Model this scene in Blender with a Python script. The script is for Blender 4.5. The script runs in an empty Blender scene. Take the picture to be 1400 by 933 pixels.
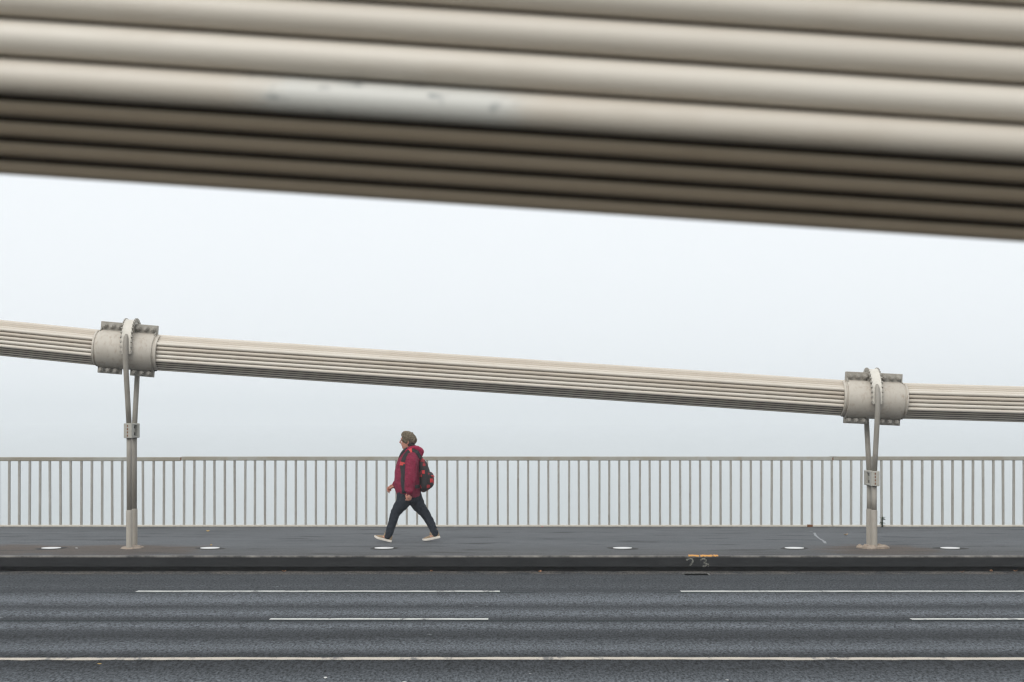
import bpy, math, random
from mathutils import Vector, Matrix
R = math.radians
random.seed(7)
sc = bpy.context.scene
COL = sc.collection

# ------------------------------------------------------------------ camera
F = 2214.0            # focal length in photograph pixels (1400 wide)
CAMZ = 1.87
HOR = 570.0           # horizon row in the photograph
cam_d = bpy.data.cameras.new('camera'); cam = bpy.data.objects.new('camera', cam_d); COL.objects.link(cam)
cam.location = (0, 0, CAMZ); cam.rotation_euler = (R(90), 0, 0)
cam_d.sensor_width = 36.0; cam_d.lens = 36.0 * F / 1400.0
cam_d.shift_y = (HOR - 466.5) / 1400.0
cam_d.clip_end = 20000
cam_d.dof.use_dof = True; cam_d.dof.focus_distance = 23.6; cam_d.dof.aperture_fstop = 4.6
sc.camera = cam

# ------------------------------------------------------------------ world (fog-bound overcast)
SUN_EL = 40.0
w = bpy.data.worlds.new('World'); sc.world = w; w.use_nodes = True
nt = w.node_tree; nt.nodes.clear()
sky = nt.nodes.new('ShaderNodeTexSky'); sky.sky_type = 'NISHITA'; sky.sun_disc = False
sky.sun_elevation = R(SUN_EL); sky.dust_density = 6.0; sky.air_density = 1.0
hs = nt.nodes.new('ShaderNodeHueSaturation'); hs.inputs['Saturation'].default_value = 0.12
mx = nt.nodes.new('ShaderNodeMix'); mx.data_type = 'RGBA'
mx.inputs[0].default_value = 0.82
mx.inputs[7].default_value = (11.1, 11.6, 12.0, 1)
bg = nt.nodes.new('ShaderNodeBackground'); bg.inputs['Strength'].default_value = 0.10
ow = nt.nodes.new('ShaderNodeOutputWorld')
nt.links.new(sky.outputs[0], hs.inputs['Color']); nt.links.new(hs.outputs[0], mx.inputs[6])
nt.links.new(mx.outputs[2], bg.inputs['Color']); nt.links.new(bg.outputs[0], ow.inputs['Surface'])

# ------------------------------------------------------------------ sun (veiled)
sd = bpy.data.lights.new('sun', 'SUN'); sd.energy = 1.5; sd.angle = R(55); sd.color = (1.0, 0.96, 0.90)
so = bpy.data.objects.new('sun', sd); COL.objects.link(so)
az, el = R(205), R(SUN_EL)     # from behind the camera, a little to its left
dirv = Vector((math.sin(az) * math.cos(el), math.cos(az) * math.cos(el), math.sin(el)))
so.rotation_euler = dirv.to_track_quat('Z', 'Y').to_euler(); so.location = (0, 0, 40)
sky.sun_rotation = az
sc.view_settings.view_transform = 'Standard'; sc.view_settings.look = 'None'
sc.view_settings.exposure = 0.0; sc.view_settings.gamma = 1.0
sc.cycles.use_denoising = True; sc.cycles.filter_width = 1.3
sc.cycles.max_bounces = 8; sc.cycles.volume_bounces = 4
sc.cycles.caustics_reflective = False; sc.cycles.caustics_refractive = False

# ------------------------------------------------------------------ material helpers
class NT:
    def __init__(s, name):
        s.m = bpy.data.materials.new(name); s.m.use_nodes = True
        s.t = s.m.node_tree; s.b = s.t.nodes['Principled BSDF']
    def n(s, t, **k):
        o = s.t.nodes.new(t)
        for a, v in k.items(): setattr(o, a, v)
        return o
    def l(s, a, b): s.t.links.new(a, b)
    def coord(s, kind='Object', scale=(1, 1, 1)):
        c = s.n('ShaderNodeTexCoord'); m = s.n('ShaderNodeMapping'); m.inputs['Scale'].default_value = scale
        s.l(c.outputs[kind], m.inputs['Vector']); return m.outputs[0]
    def pos(s, scale=(1, 1, 1)):
        c = s.n('ShaderNodeNewGeometry'); m = s.n('ShaderNodeMapping'); m.inputs['Scale'].default_value = scale
        s.l(c.outputs['Position'], m.inputs['Vector']); return m.outputs[0]
    def noise(s, vec, scale, detail=4, rough=0.55):
        o = s.n('ShaderNodeTexNoise'); o.inputs['Scale'].default_value = scale
        o.inputs['Detail'].default_value = detail; o.inputs['Roughness'].default_value = rough
        s.l(vec, o.inputs['Vector']); return o.outputs['Fac']
    def ramp(s, fac, stops, interp='LINEAR'):
        o = s.n('ShaderNodeValToRGB'); cr = o.color_ramp; cr.interpolation = interp
        while len(cr.elements) < len(stops): cr.elements.new(0.5)
        for e, (p, c) in zip(cr.elements, stops):
            e.position = p; e.color = (c, c, c, 1) if isinstance(c, (int, float)) else (*c, 1)
        s.l(fac, o.inputs[0]); return o.outputs[0]
    def mix(s, fac, a, b, mode='MIX'):
        o = s.n('ShaderNodeMix', data_type='RGBA', blend_type=mode)
        for i, v in ((0, fac), (6, a), (7, b)):
            if isinstance(v, (int, float)): o.inputs[i].default_value = v if i == 0 else (v, v, v, 1)
            elif isinstance(v, tuple): o.inputs[i].default_value = (*v, 1)
            else: s.l(v, o.inputs[i])
        return o.outputs[2]
    def math(s, op, a, b=0.0, c=None):
        o = s.n('ShaderNodeMath', operation=op)
        for i, v in enumerate((a, b, c)):
            if v is None: continue
            if isinstance(v, (int, float)): o.inputs[i].default_value = v
            else: s.l(v, o.inputs[i])
        return o.outputs[0]
    def maprange(s, v, a, b, c=0.0, d=1.0, smooth=False):
        o = s.n('ShaderNodeMapRange'); o.interpolation_type = 'SMOOTHSTEP' if smooth else 'LINEAR'
        s.l(v, o.inputs[0])
        for i, x in enumerate((a, b, c, d)): o.inputs[i + 1].default_value = x
        return o.outputs[0]
    def bump(s, h, strength, dist):
        o = s.n('ShaderNodeBump'); o.inputs['Strength'].default_value = strength; o.inputs['Distance'].default_value = dist
        s.l(h, o.inputs['Height']); s.l(o.outputs[0], s.b.inputs['Normal'])
    def base(s, c):
        if isinstance(c, tuple): s.b.inputs['Base Color'].default_value = (*c, 1)
        else: s.l(c, s.b.inputs['Base Color'])
    def rough(s, v, spec=None):
        if isinstance(v, (int, float)): s.b.inputs['Roughness'].default_value = v
        else: s.l(v, s.b.inputs['Roughness'])
        if spec is not None: s.b.inputs['Specular IOR Level'].default_value = spec

M = {}
def paint(name, c1, c2, dirt, scale=1.0, stretch=(1, 1, 1), rough=0.5, amount=0.5, spec=0.4, bump=0.3, vary=(0.93, 1.05)):
    k = NT(name); p = k.pos(stretch)
    n1 = k.noise(p, 3.0 * scale, 6, 0.65); n2 = k.noise(p, 17.0 * scale, 5, 0.7); n3 = k.noise(k.pos(), 90, 3)
    oi = k.n('ShaderNodeObjectInfo')
    c = k.mix(k.ramp(n1, [(0.3, 0), (0.7, 1)]), c1, c2)
    c = k.mix(k.math('MULTIPLY', k.ramp(n2, [(0.52, 0), (0.75, 1)]), amount), c, dirt)
    v = k.maprange(oi.outputs['Random'], 0, 1, *vary); v1 = k.maprange(oi.outputs['Random'], 0, 1, vary[0] - (1 - vary[0]) * 0.22, vary[1]); v2 = k.maprange(oi.outputs['Random'], 0, 1, vary[0] - (1 - vary[0]) * 0.45, vary[1])
    cc = k.n('ShaderNodeCombineColor'); [k.l(vv, cc.inputs[i]) for i, vv in enumerate((v, v1, v2))]
    c = k.mix(1.0, c, cc.outputs[0], 'MULTIPLY')
    k.base(c); k.rough(k.maprange(n2, 0, 1, rough - 0.1, rough + 0.15), spec)
    k.bump(k.math('ADD', n2, k.math('MULTIPLY', n3, 0.5)), bump, 0.003)
    M[name] = k.m; return k
CP = ((0.55, 0.50, 0.43), (0.61, 0.57, 0.505), (0.36, 0.29, 0.21), 0.5, (0.3, 1, 1), 0.33, 0.30, 0.5, 0.08)
paint('cable_paint', *CP)
paint('shaded_grimy_cable_paint', (0.47, 0.385, 0.285), (0.53, 0.445, 0.34), (0.34, 0.26, 0.17), *CP[3:])  # brown grime tint, also darkened to paint in the underside shade
paint('groove_shade_black', (0.020, 0.014, 0.009), (0.030, 0.021, 0.014), (0.014, 0.010, 0.007), 3, (1, 1, 1), 0.9, 0.5, 0.1)  # near-black colour standing in for shade in the underside grooves
paint('far_cable_paint', *CP, vary=(0.78, 1.08))
paint('clamp_paint', (0.44, 0.40, 0.345), (0.51, 0.475, 0.415), (0.30, 0.22, 0.16), 1.2, (1, 1, 0.4), 0.5, 0.75)
paint('flange_paint', (0.29, 0.27, 0.235), (0.37, 0.35, 0.31), (0.22, 0.20, 0.17), 2.5, (1, 1, 1), 0.5, 0.6)
paint('saddle_paint', (0.56, 0.53, 0.47), (0.64, 0.61, 0.55), (0.40, 0.35, 0.28), 2.5, (1, 1, 1), 0.5, 0.35)
paint('rope_paint', (0.26, 0.24, 0.205), (0.33, 0.31, 0.275), (0.24, 0.18, 0.13), 2.0, (2, 2, 0.3), 0.55, 0.5)
paint('sleeve_paint', (0.30, 0.275, 0.235), (0.36, 0.335, 0.295), (0.28, 0.23, 0.18), 2.0, (2, 2, 0.5), 0.55, 0.5)
paint('block_paint', (0.34, 0.33, 0.29), (0.41, 0.40, 0.36), (0.24, 0.19, 0.14), 3.0, (1, 1, 1), 0.55, 0.5)
paint('rail_paint', (0.27, 0.24, 0.18), (0.38, 0.385, 0.36), (0.28, 0.24, 0.16), 0.45, (0.8, 1, 1), 0.5, 0.7)
paint('bottom_rail_paint', (0.58, 0.55, 0.48), (0.66, 0.63, 0.56), (0.36, 0.29, 0.20), 1.5, (0.8, 2, 2), 0.55, 0.6)
paint('baluster_paint', (0.29, 0.285, 0.26), (0.40, 0.39, 0.36), (0.20, 0.14, 0.09), 1.6, (3, 3, 0.7), 0.5, 0.75)
paint('rust', (0.13, 0.055, 0.025), (0.22, 0.10, 0.05), (0.06, 0.03, 0.02), 6, (1, 1, 1), 0.85, 0.6, 0.2)
paint('concrete_dark', (0.14, 0.14, 0.135), (0.20, 0.20, 0.19), (0.08, 0.08, 0.075), 0.6, (1, 1, 1), 0.85, 0.5, 0.2)
paint('mortar', (0.26, 0.21, 0.17), (0.40, 0.34, 0.28), (0.25, 0.19, 0.15), 6, (1, 1, 1), 0.9, 0.6, 0.2, 1.0)
paint('black_gap', (0.018, 0.018, 0.018), (0.03, 0.03, 0.03), (0.012, 0.012, 0.012), 2, (1, 1, 1), 0.9, 0.5, 0.1)

# lower corner strand of the overhead cable: touched-up bluish patch with dark scuffs
k = paint('cable_patch', *CP)
src = k.b.inputs['Base Color'].links[0].from_socket
sx = k.n('ShaderNodeSeparateXYZ'); k.l(k.pos(), sx.inputs[0])
edge = k.math('MULTIPLY_ADD', k.noise(k.pos(), 14, 4), 0.16, -0.08)
xx = k.math('ADD', sx.outputs[0], edge)
band = k.math('MULTIPLY', k.maprange(xx, -0.42, -0.33, smooth=True), k.maprange(xx, 0.06, -0.05, smooth=True))
c = k.mix(k.math('MULTIPLY', band, 0.6), src, (0.56, 0.575, 0.555))
sp = k.ramp(k.noise(k.pos((1, 1.6, 1.6)), 21, 3), [(0.58, 0), (0.72, 1)])
sp = k.math('MULTIPLY', sp, k.math('MULTIPLY', k.maprange(xx, -0.46, -0.37), k.maprange(xx, 0.02, -0.03)))
c = k.mix(k.math('MULTIPLY', sp, 0.75), c, (0.09, 0.11, 0.12)); k.base(c)

def asphalt(name, lanes):
    k = NT(name); p = k.pos(); g = k.n('ShaderNodeNewGeometry'); sx = k.n('ShaderNodeSeparateXYZ'); k.l(g.outputs['Position'], sx.inputs[0])
    big = k.noise(k.pos((0.25, 1, 1)), 1.1, 5, 0.6); mid = k.noise(k.pos((0.6, 1, 1)), 7, 4, 0.6)
    gr = k.noise(k.pos((1, 0.32, 1)), 52, 2, 0.7); gr2 = k.noise(p, 120, 2, 0.6)
    if lanes:
        wob = k.math('MULTIPLY_ADD', k.noise(k.pos((0.35, 0.6, 1)), 1.0, 4), 0.30, -0.15)
        yy = k.math('ADD', sx.outputs[1], wob)
        f = k.maprange(yy, 11.0, 22.0)
        def q(D): return (D - 11.0) / 11.0
        v = k.ramp(f, [(q(11.1), .034), (q(11.7), .080), (q(12.35), .030), (q(12.75), .022), (q(13.05), .026), (q(13.5), .082), (q(14.25), .024), (q(14.7), .034),
                       (q(15.15), .084), (q(15.6), .034), (q(15.8), .030), (q(16.3), .084), (q(16.95), .032), (q(17.7), .094),
                       (q(18.55), .050), (q(18.8), .032), (q(19.4), .044), (q(20.2), .034), (q(20.9), .040), (q(21.3), .030)])
        c = k.mix(1.0, v, (1.08, 1.18, 1.30), 'MULTIPLY')
        # opened construction seams along the lane edges
        wob2 = k.math('MULTIPLY_ADD', k.noise(k.pos((1.6, 0, 0)), 1.0, 6, 0.7), 0.10, -0.05)
        y2 = k.math('ADD', sx.outputs[1], wob2)
        brk = k.noise(k.pos((0.9, 0.2, 1)), 1.0, 4, 0.7)
        for D, wd, th in ((15.58, 0.075, 0.34), (18.58, 0.060, 0.46), (20.25, 0.04, 0.55), (13.02, 0.03, 0.52)):
            d = k.math('ABSOLUTE', k.math('SUBTRACT', y2, D))
            s_ = k.math('MULTIPLY', k.maprange(d, wd, wd * 0.35), k.ramp(brk, [(th, 0), (th + 0.08, 1)]))
            c = k.mix(k.math('MULTIPLY', s_, 0.9), c, (0.010, 0.016, 0.017))
        # dusty gutter
        gut = k.math('MULTIPLY', k.maprange(sx.outputs[1], 21.12, 21.38), k.ramp(k.noise(k.pos((1.2, 1, 1)), 3, 5, 0.7), [(0.36, 0), (0.6, 1)]))
        c = k.mix(k.math('MULTIPLY', gut, 0.65), c, (0.12, 0.105, 0.09))
        # pale stone chips
        vo = k.n('ShaderNodeTexVoronoi'); vo.inputs['Scale'].default_value = 1.7; k.l(k.pos((0.8, 1, 1)), vo.inputs['Vector'])
        chip = k.maprange(vo.outputs['Distance'], 0.035, 0.02)
        c = k.mix(k.math('MULTIPLY', chip, 0.55), c, (0.33, 0.34, 0.35))
        amp = (0.0, 2.25)
    else:
        v = k.ramp(big, [(0.25, .100), (0.5, .124), (0.75, .146)])
        c = k.mix(1.0, v, (0.95, 1.0, 1.05), 'MULTIPLY')
        amp = (0.72, 1.28)
        # brown grit washed round the two hanger feet
        px, py = sx.outputs[0], sx.outputs[1]
        nz = k.noise(k.pos((0.8, 1.6, 1)), 1.8, 6, 0.65)
        tot = None
        for cx, rx in ((-5.5, 1.5), (5.15, 1.05), (-7.0, 1.2)):
            e = k.math('ADD', k.math('POWER', k.math('DIVIDE', k.math('SUBTRACT', px, cx), rx), 2.0),
                       k.math('POWER', k.math('DIVIDE', k.math('SUBTRACT', py, 22.75), 1.0), 2.0))
            e = k.math('ADD', e, k.math('MULTIPLY_ADD', nz, 2.4, -1.2))
            e = k.maprange(e, 1.1, 0.35, 0, 1, True)
            tot = e if tot is None else k.math('MAXIMUM', tot, e)
        c = k.mix(k.math('MULTIPLY', tot, 0.75), c, (0.115, 0.088, 0.070))
        # darker damp patches and grimy kerb margin
        dp = k.ramp(k.noise(k.pos((0.35, 1.5, 1)), 2.1, 6, 0.7), [(0.55, 0), (0.64, 1)])
        c = k.mix(k.math('MULTIPLY', dp, 0.75), c, (0.040, 0.040, 0.042))
        km = k.maprange(k.math('ADD', py, k.math('MULTIPLY_ADD', nz, 0.8, -0.4)), 23.6, 22.2)
        c = k.mix(k.math('MULTIPLY', km, 0.45), c, (0.070, 0.066, 0.062))
    hi = k.ramp(k.math('ADD', k.math('MULTIPLY', gr, 0.65), k.math('MULTIPLY', gr2, 0.35)), [(0.36, amp[0]), (0.64, amp[1])])
    c = k.mix(1.0, c, hi, 'MULTIPLY')
    c = k.mix(1.0, c, k.ramp(mid, [(0.3, 0.86), (0.7, 1.13)]), 'MULTIPLY')
    k.base(c); k.rough(k.maprange(mid, 0.3, 0.7, 0.80, 0.94), 0.09)
    k.bump(k.math('ADD', gr, k.math('MULTIPLY', gr2, 0.6)), 0.5, 0.006)
    M[name] = k.m
plain_brown = paint('walk_brown', (0.036, 0.027, 0.018), (0.050, 0.037, 0.025), (0.024, 0.018, 0.012), 1.5, (1, 1, 1), 0.9, 0.6, 0.15)  # unseen near pavement, coloured dark brown to dim and warm light under the cable
asphalt('road_asphalt', True); asphalt('walk_asphalt', False)

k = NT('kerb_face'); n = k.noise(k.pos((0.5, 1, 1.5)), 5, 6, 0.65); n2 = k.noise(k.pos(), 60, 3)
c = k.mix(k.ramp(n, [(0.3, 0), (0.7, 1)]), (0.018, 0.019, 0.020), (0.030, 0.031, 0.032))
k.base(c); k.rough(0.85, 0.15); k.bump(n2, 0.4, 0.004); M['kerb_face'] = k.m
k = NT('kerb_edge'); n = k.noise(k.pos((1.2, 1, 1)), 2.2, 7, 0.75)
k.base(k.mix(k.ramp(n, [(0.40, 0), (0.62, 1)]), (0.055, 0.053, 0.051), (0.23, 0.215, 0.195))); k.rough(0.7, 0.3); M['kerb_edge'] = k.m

def line_paint(name, col):
    k = NT(name); n = k.noise(k.pos((1, 1, 1)), 30, 5, 0.75); n2 = k.noise(k.pos((1, 0.25, 1)), 3.6, 6, 0.8)
    c = k.mix(k.ramp(n, [(0.30, 0), (0.46, 1)]), tuple(x * 0.45 for x in col), col)
    c = k.mix(k.ramp(n2, [(0.55, 0), (0.62, 0.85)]), c, (0.10, 0.10, 0.10))
    k.base(c); k.rough(0.7, 0.3); k.bump(n, 0.4, 0.003); M[name] = k.m
line_paint('line_white', (0.56, 0.56, 0.53)); line_paint('line_cream', (0.50, 0.445, 0.375))

k = NT('water'); n = k.noise(k.pos((1, 0.35, 1)), 0.5, 4)
k.base((0.30, 0.33, 0.33)); k.rough(0.25, 0.5); k.b.inputs['IOR'].default_value = 1.33; k.bump(n, 0.25, 0.05); M['water'] = k.m

def cloth(name, c1, c2, scale, rough=0.85, bump=0.5, dist=0.004, sheen=0.0):
    k = NT(name); p = k.coord('Object')
    n = k.noise(p, scale, 5, 0.6); n2 = k.noise(p, 9, 4, 0.6)
    c = k.mix(k.ramp(n, [(0.35, 0), (0.65, 1)]), c1, c2)
    c = k.mix(1.0, c, k.ramp(n2, [(0.3, 0.85), (0.7, 1.12)]), 'MULTIPLY')
    k.base(c); k.rough(rough, 0.25); k.bump(k.math('ADD', n, k.math('MULTIPLY', n2, 2.0)), bump, dist)
    M[name] = k.m; return k
cloth('jacket_red', (0.20, 0.012, 0.040), (0.27, 0.022, 0.060), 40, 0.75, 0.7, 0.012)
cloth('hood_red', (0.33, 0.010, 0.055), (0.40, 0.020, 0.075), 40, 0.7, 0.6, 0.01)
cloth('jacket_dark', (0.030, 0.032, 0.038), (0.050, 0.050, 0.056), 50, 0.8, 0.6, 0.006)
cloth('jeans', (0.014, 0.018, 0.026), (0.024, 0.030, 0.040), 60, 0.85, 0.7, 0.008)
cloth('hat_knit', (0.075, 0.058, 0.038), (0.31, 0.255, 0.18), 55, 0.95, 1.0, 0.012)
cloth('hair', (0.05, 0.045, 0.045), (0.09, 0.085, 0.085), 90, 0.7)
cloth('shoe_tan', (0.25, 0.18, 0.115), (0.33, 0.25, 0.17), 80, 0.9)
cloth('sole_white', (0.66, 0.60, 0.53), (0.74, 0.69, 0.62), 60, 0.7, 0.2)
cloth('scarf', (0.42, 0.07, 0.03), (0.50, 0.10, 0.045), 60)
cloth('strap_black', (0.030, 0.028, 0.030), (0.045, 0.042, 0.045), 90, 0.75, 0.3)
cloth('strap_red', (0.62, 0.06, 0.06), (0.70, 0.09, 0.08), 90, 0.7, 0.3)
k = NT('skin'); n = k.noise(k.coord('Object'), 30, 4)
k.base(k.mix(n, (0.48, 0.20, 0.14), (0.62, 0.31, 0.23))); k.rough(0.55, 0.35)
k.b.inputs['Subsurface Weight'].default_value = 0.08; k.b.inputs['Subsurface Radius'].default_value = (0.01, 0.004, 0.002); M['skin'] = k.m
k = NT('eye'); k.base((0.02, 0.015, 0.012)); k.rough(0.2); M['eye'] = k.m
# backpack print: red squares scattered on black
k = NT('backpack_print'); p = k.coord('Object')
vo = k.n('ShaderNodeTexVoronoi', distance='CHEBYCHEV'); vo.inputs['Scale'].default_value = 15.0; vo.inputs['Randomness'].default_value = 0.85
k.l(p, vo.inputs['Vector'])
s_ = k.n('ShaderNodeSeparateColor'); k.l(vo.outputs['Color'], s_.inputs[0])
sel = k.math('GREATER_THAN', s_.outputs[0], 0.33)
inside = k.math('LESS_THAN', vo.outputs['Distance'], k.math('MULTIPLY_ADD', s_.outputs[1], 0.26, 0.24))
mask = k.math('MULTIPLY', sel, inside)
c = k.mix(k.noise(p, 60, 3), (0.026, 0.022, 0.024), (0.045, 0.040, 0.042))
c = k.mix(mask, c, k.mix(s_.outputs[2], (0.20, 0.025, 0.03), (0.66, 0.055, 0.06)))
k.base(c); k.rough(0.75, 0.3); k.bump(k.noise(p, 12, 4), 0.5, 0.01); M['backpack_print'] = k.m
def plain(name, c, rough=0.7, metallic=0.0, vary=0.25, scale=40):
    k = NT(name); n = k.noise(k.pos(), scale, 4)
    k.base(k.mix(n, tuple(x * (1 - vary) for x in c), tuple(min(1, x * (1 + vary)) for x in c))); k.rough(rough, 0.4)
    k.b.inputs['Metallic'].default_value = metallic; M[name] = k.m
plain('disc_plate', (0.68, 0.68, 0.67), 0.35, 0.0, 0.08, 25)
plain('disc_rim', (0.022, 0.021, 0.020), 0.9)
plain('leaf_yellow', (0.50, 0.33, 0.10)); plain('leaf_tan', (0.48, 0.33, 0.19)); plain('leaf_brown', (0.26, 0.13, 0.07))
plain('weed_green', (0.035, 0.05, 0.03), 0.8); plain('paper_white', (0.62, 0.62, 0.60))
plain('orange_paint', (0.62, 0.30, 0.07), 0.7, 0, 0.4, 18); plain('drain_black', (0.004, 0.004, 0.004), 0.95); M['drain_black'].node_tree.nodes['Principled BSDF'].inputs['Specular IOR Level'].default_value = 0.0; plain('iron', (0.035, 0.028, 0.024), 0.7)
plain('crack_seal', (0.26, 0.27, 0.28), 0.7, 0, 0.35, 30)
k = NT('stencil_paint'); n = k.noise(k.pos(), 24, 4, 0.7)
tr = k.n('ShaderNodeBsdfTransparent'); ms = k.n('ShaderNodeMixShader'); k.base((0.26, 0.26, 0.23)); k.rough(0.8, 0.2)
k.l(k.ramp(n, [(0.34, 0.10), (0.58, 0.7)]), ms.inputs[0]); k.l(tr.outputs[0], ms.inputs[1]); k.l(k.b.outputs[0], ms.inputs[2])
k.l(ms.outputs[0], k.t.nodes['Material Output'].inputs['Surface']); M['stencil_paint'] = k.m

# ------------------------------------------------------------------ mesh helpers
class MB:
    def __init__(s): s.v = []; s.f = []
    def add(s, vs, fs):
        b = len(s.v); s.v += [tuple(x) for x in vs]; s.f += [tuple(i + b for i in f) for f in fs]; return s
    def box(s, x0, x1, y0, y1, z0, z1):
        v = [(x, y, z) for z in (z0, z1) for y in (y0, y1) for x in (x0, x1)]
        return s.add(v, [(0, 2, 3, 1), (4, 5, 7, 6), (0, 1, 5, 4), (2, 6, 7, 3), (0, 4, 6, 2), (1, 3, 7, 5)])
    def bbox(s, x0, x1, y0, y1, z0, z1, b):       # box with chamfered vertical and horizontal edges (per axis rings)
        c = [((x0 + x1) / 2), ((y0 + y1) / 2), ((z0 + z1) / 2)]; h = [(x1 - x0) / 2, (y1 - y0) / 2, (z1 - z0) / 2]
        rings = []
        for zz, ins in ((-h[2], b), (-h[2] + b, 0), (h[2] - b, 0), (h[2], b)):
            a, d = h[0] - ins, h[1] - ins; e = b
            rings.append([(c[0] + x, c[1] + y, c[2] + zz) for x, y in ((a, d - e), (a - e, d), (-a + e, d), (-a, d - e), (-a, -d + e), (-a + e, -d), (a - e, -d), (a, -d + e))])
        return s.rings(rings)
    def rings(s, rings, cap=True, closed=True):
        n = len(rings[0]); vs = [p for r in rings for p in r]; fs = []
        for i in range(len(rings) - 1):
            for j in range(n if closed else n - 1):
                a, b = i * n + j, i * n + (j + 1) % n
                fs.append((a, b, b + n, a + n))
        if cap: fs += [tuple(range(n))[::-1], tuple((len(rings) - 1) * n + j for j in range(n))]
        return s.add(vs, fs)
    def tube(s, pts, r, n=12, cap=True):
        rs = r if isinstance(r, (list, tuple)) else [r] * len(pts); rings = []
        pts = [Vector(p) for p in pts]; ref = None
        for i, p in enumerate(pts):
            t = (pts[min(i + 1, len(pts) - 1)] - pts[max(i - 1, 0)]).normalized()
            if ref is None: ref = Vector((0, 1, 0)) if abs(t.y) < 0.9 else Vector((1, 0, 0))
            a = (ref - t * ref.dot(t)).normalized(); b = t.cross(a); ref = a
            rings.append([p + (a * math.cos(2 * math.pi * j / n) + b * math.sin(2 * math.pi * j / n)) * rs[i] for j in range(n)])
        return s.rings(rings, cap)
    def mesh(s, name, smooth=False, angle=None):
        me = bpy.data.meshes.new(name); me.from_pydata(s.v, [], s.f); me.validate()
        import bmesh
        bm = bmesh.new(); bm.from_mesh(me); bmesh.ops.recalc_face_normals(bm, faces=bm.faces); bm.to_mesh(me); bm.free()
        if smooth:
            me.polygons.foreach_set('use_smooth', [True] * len(me.polygons))
            if angle:
                bm = bmesh.new(); bm.from_mesh(me)
                for e in bm.edges:
                    if len(e.link_faces) == 2 and e.calc_face_angle(0) > R(angle): e.smooth = False
                bm.to_mesh(me); bm.free()
        me.update(); return me
    def build(s, name, mat, parent=None, smooth=False, angle=None):
        return obj(name, s.mesh(name, smooth, angle), mat, parent)
def obj(name, me, mat, parent=None):
    o = bpy.data.objects.new(name, me); COL.objects.link(o)
    if mat and not me.materials: me.materials.append(M[mat])
    o.parent = parent; return o
def empty(name, loc, label, cat, group=None):
    o = bpy.data.objects.new(name, None); COL.objects.link(o); o.location = loc; o.empty_display_size = 0.2
    return tag(o, label, cat, group)
def tag(o, label, cat, group=None):
    o['label'] = label; o['category'] = cat
    if group: o['group'] = group
    return o
def struct(o): o['kind'] = 'structure'; return o

# ------------------------------------------------------------------ setting: deck, road, kerbs, river
YC = 12.8                                  # crown of the road; everything mirrors about it
LX = 112.0
ZC, SL = -0.044, 0.01814
def road_z(y): return ZC - SL * abs(y - YC)
mb = MB(); ys = [3.78, 8.0, YC, 17.0, 21.82]
nx = 2
vs = [(x, y, road_z(y)) for y in ys for x in (-LX, LX)]
mb.add(vs, [(2 * i, 2 * i + 1, 2 * i + 3, 2 * i + 2) for i in range(len(ys) - 1)])
struct(mb.build('road', 'road_asphalt'))
for nm, sgn in (('pavement', 1), ('pavement_opposite', -1)):
    def Y(y): return y if sgn > 0 else 2 * YC - y
    def box(y0, y1, z0, z1, x0=-LX, x1=LX): return MB().box(x0, x1, min(Y(y0), Y(y1)), max(Y(y0), Y(y1)), z0, z1)
    pv = struct(box(21.79, 27.62, -0.12, 0.0).build(nm, 'walk_asphalt' if sgn > 0 else 'walk_brown'))
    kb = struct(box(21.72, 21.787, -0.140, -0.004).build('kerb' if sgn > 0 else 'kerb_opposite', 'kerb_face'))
    eg = MB()                             # worn arris along the kerb top: a slightly wavy rounded strip
    n = 800; r0 = []; r1 = []; r2 = []
    for i in range(n + 1):
        x = -LX + 2 * LX * i / n; h = 0.003 + 0.004 * (0.5 + 0.5 * math.sin(x * 1.7) * math.sin(x * 0.61 + 1)) + random.uniform(-.001, .001)
        r0.append((x, Y(21.716), -0.016)); r1.append((x, Y(21.722), h)); r2.append((x, Y(21.80), h * 0.8))
    eg.add(r0 + r1 + r2, [(i, i + 1, n + 2 + i, n + 1 + i) for i in range(n)] + [(n + 1 + i, n + 2 + i, 2 * n + 3 + i, 2 * n + 2 + i) for i in range(n)])
    eg.build('kerb_arris', 'kerb_edge', kb)
    box(21.83, 21.9, -0.40, -0.122).build('gap_back', 'black_gap', kb)
    if sgn > 0: KERB = kb; PAVE = pv
struct(MB().box(-LX, LX, -2.0, 27.60, -1.6, -0.42).build('bridge_deck', 'concrete_dark'))
mb = MB(); mb.add([(-3000, -3000, -14), (3000, -3000, -14), (3000, 3000, -14), (-3000, 3000, -14)], [(0, 1, 2, 3)])
struct(mb.build('river', 'water'))

# painted lane lines, 4 mm above the road
def line(x0, x1, yc, wd, mat, name, wav=0.0):
    n = max(4, int((x1 - x0) / 0.12)); a = []; b = []
    for i in range(n + 1):
        x = x0 + (x1 - x0) * i / n
        e = wav * (math.sin(x * 2.1) * 0.5 + math.sin(x * 0.8 + 1.3)); j = random.uniform(-.012, .012)
        y0, y1 = yc - wd / 2 + e + j, yc + wd / 2 + e + random.uniform(-.012, .012)
        a.append((x, y0, road_z(y0) + 0.004)); b.append((x, y1, road_z(y1) + 0.004))
    m = MB(); m.add(a + b, [(i, i + 1, n + 2 + i, n + 1 + i) for i in range(n)])
    return struct(m.build(name, mat))
for kx in range(-4, 5):
    line(-4.34 + 6.29 * kx, -0.14 + 6.29 * kx, 18.73, 0.145, 'line_white', 'lane_marking')
    line(-2.35 + 6.22 * kx, -0.23 + 6.22 * kx, 15.72, 0.125, 'line_white', 'lane_marking')
    line(-2.35 + 6.22 * kx, -0.23 + 6.22 * kx, 9.88, 0.14, 'line_white', 'lane_marking')
    line(-4.34 + 6.29 * kx, -0.14 + 6.29 * kx, 6.87, 0.17, 'line_white', 'lane_marking')
line(-40, 40, YC, 0.125, 'line_cream', 'centre_line', 0.012)

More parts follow.
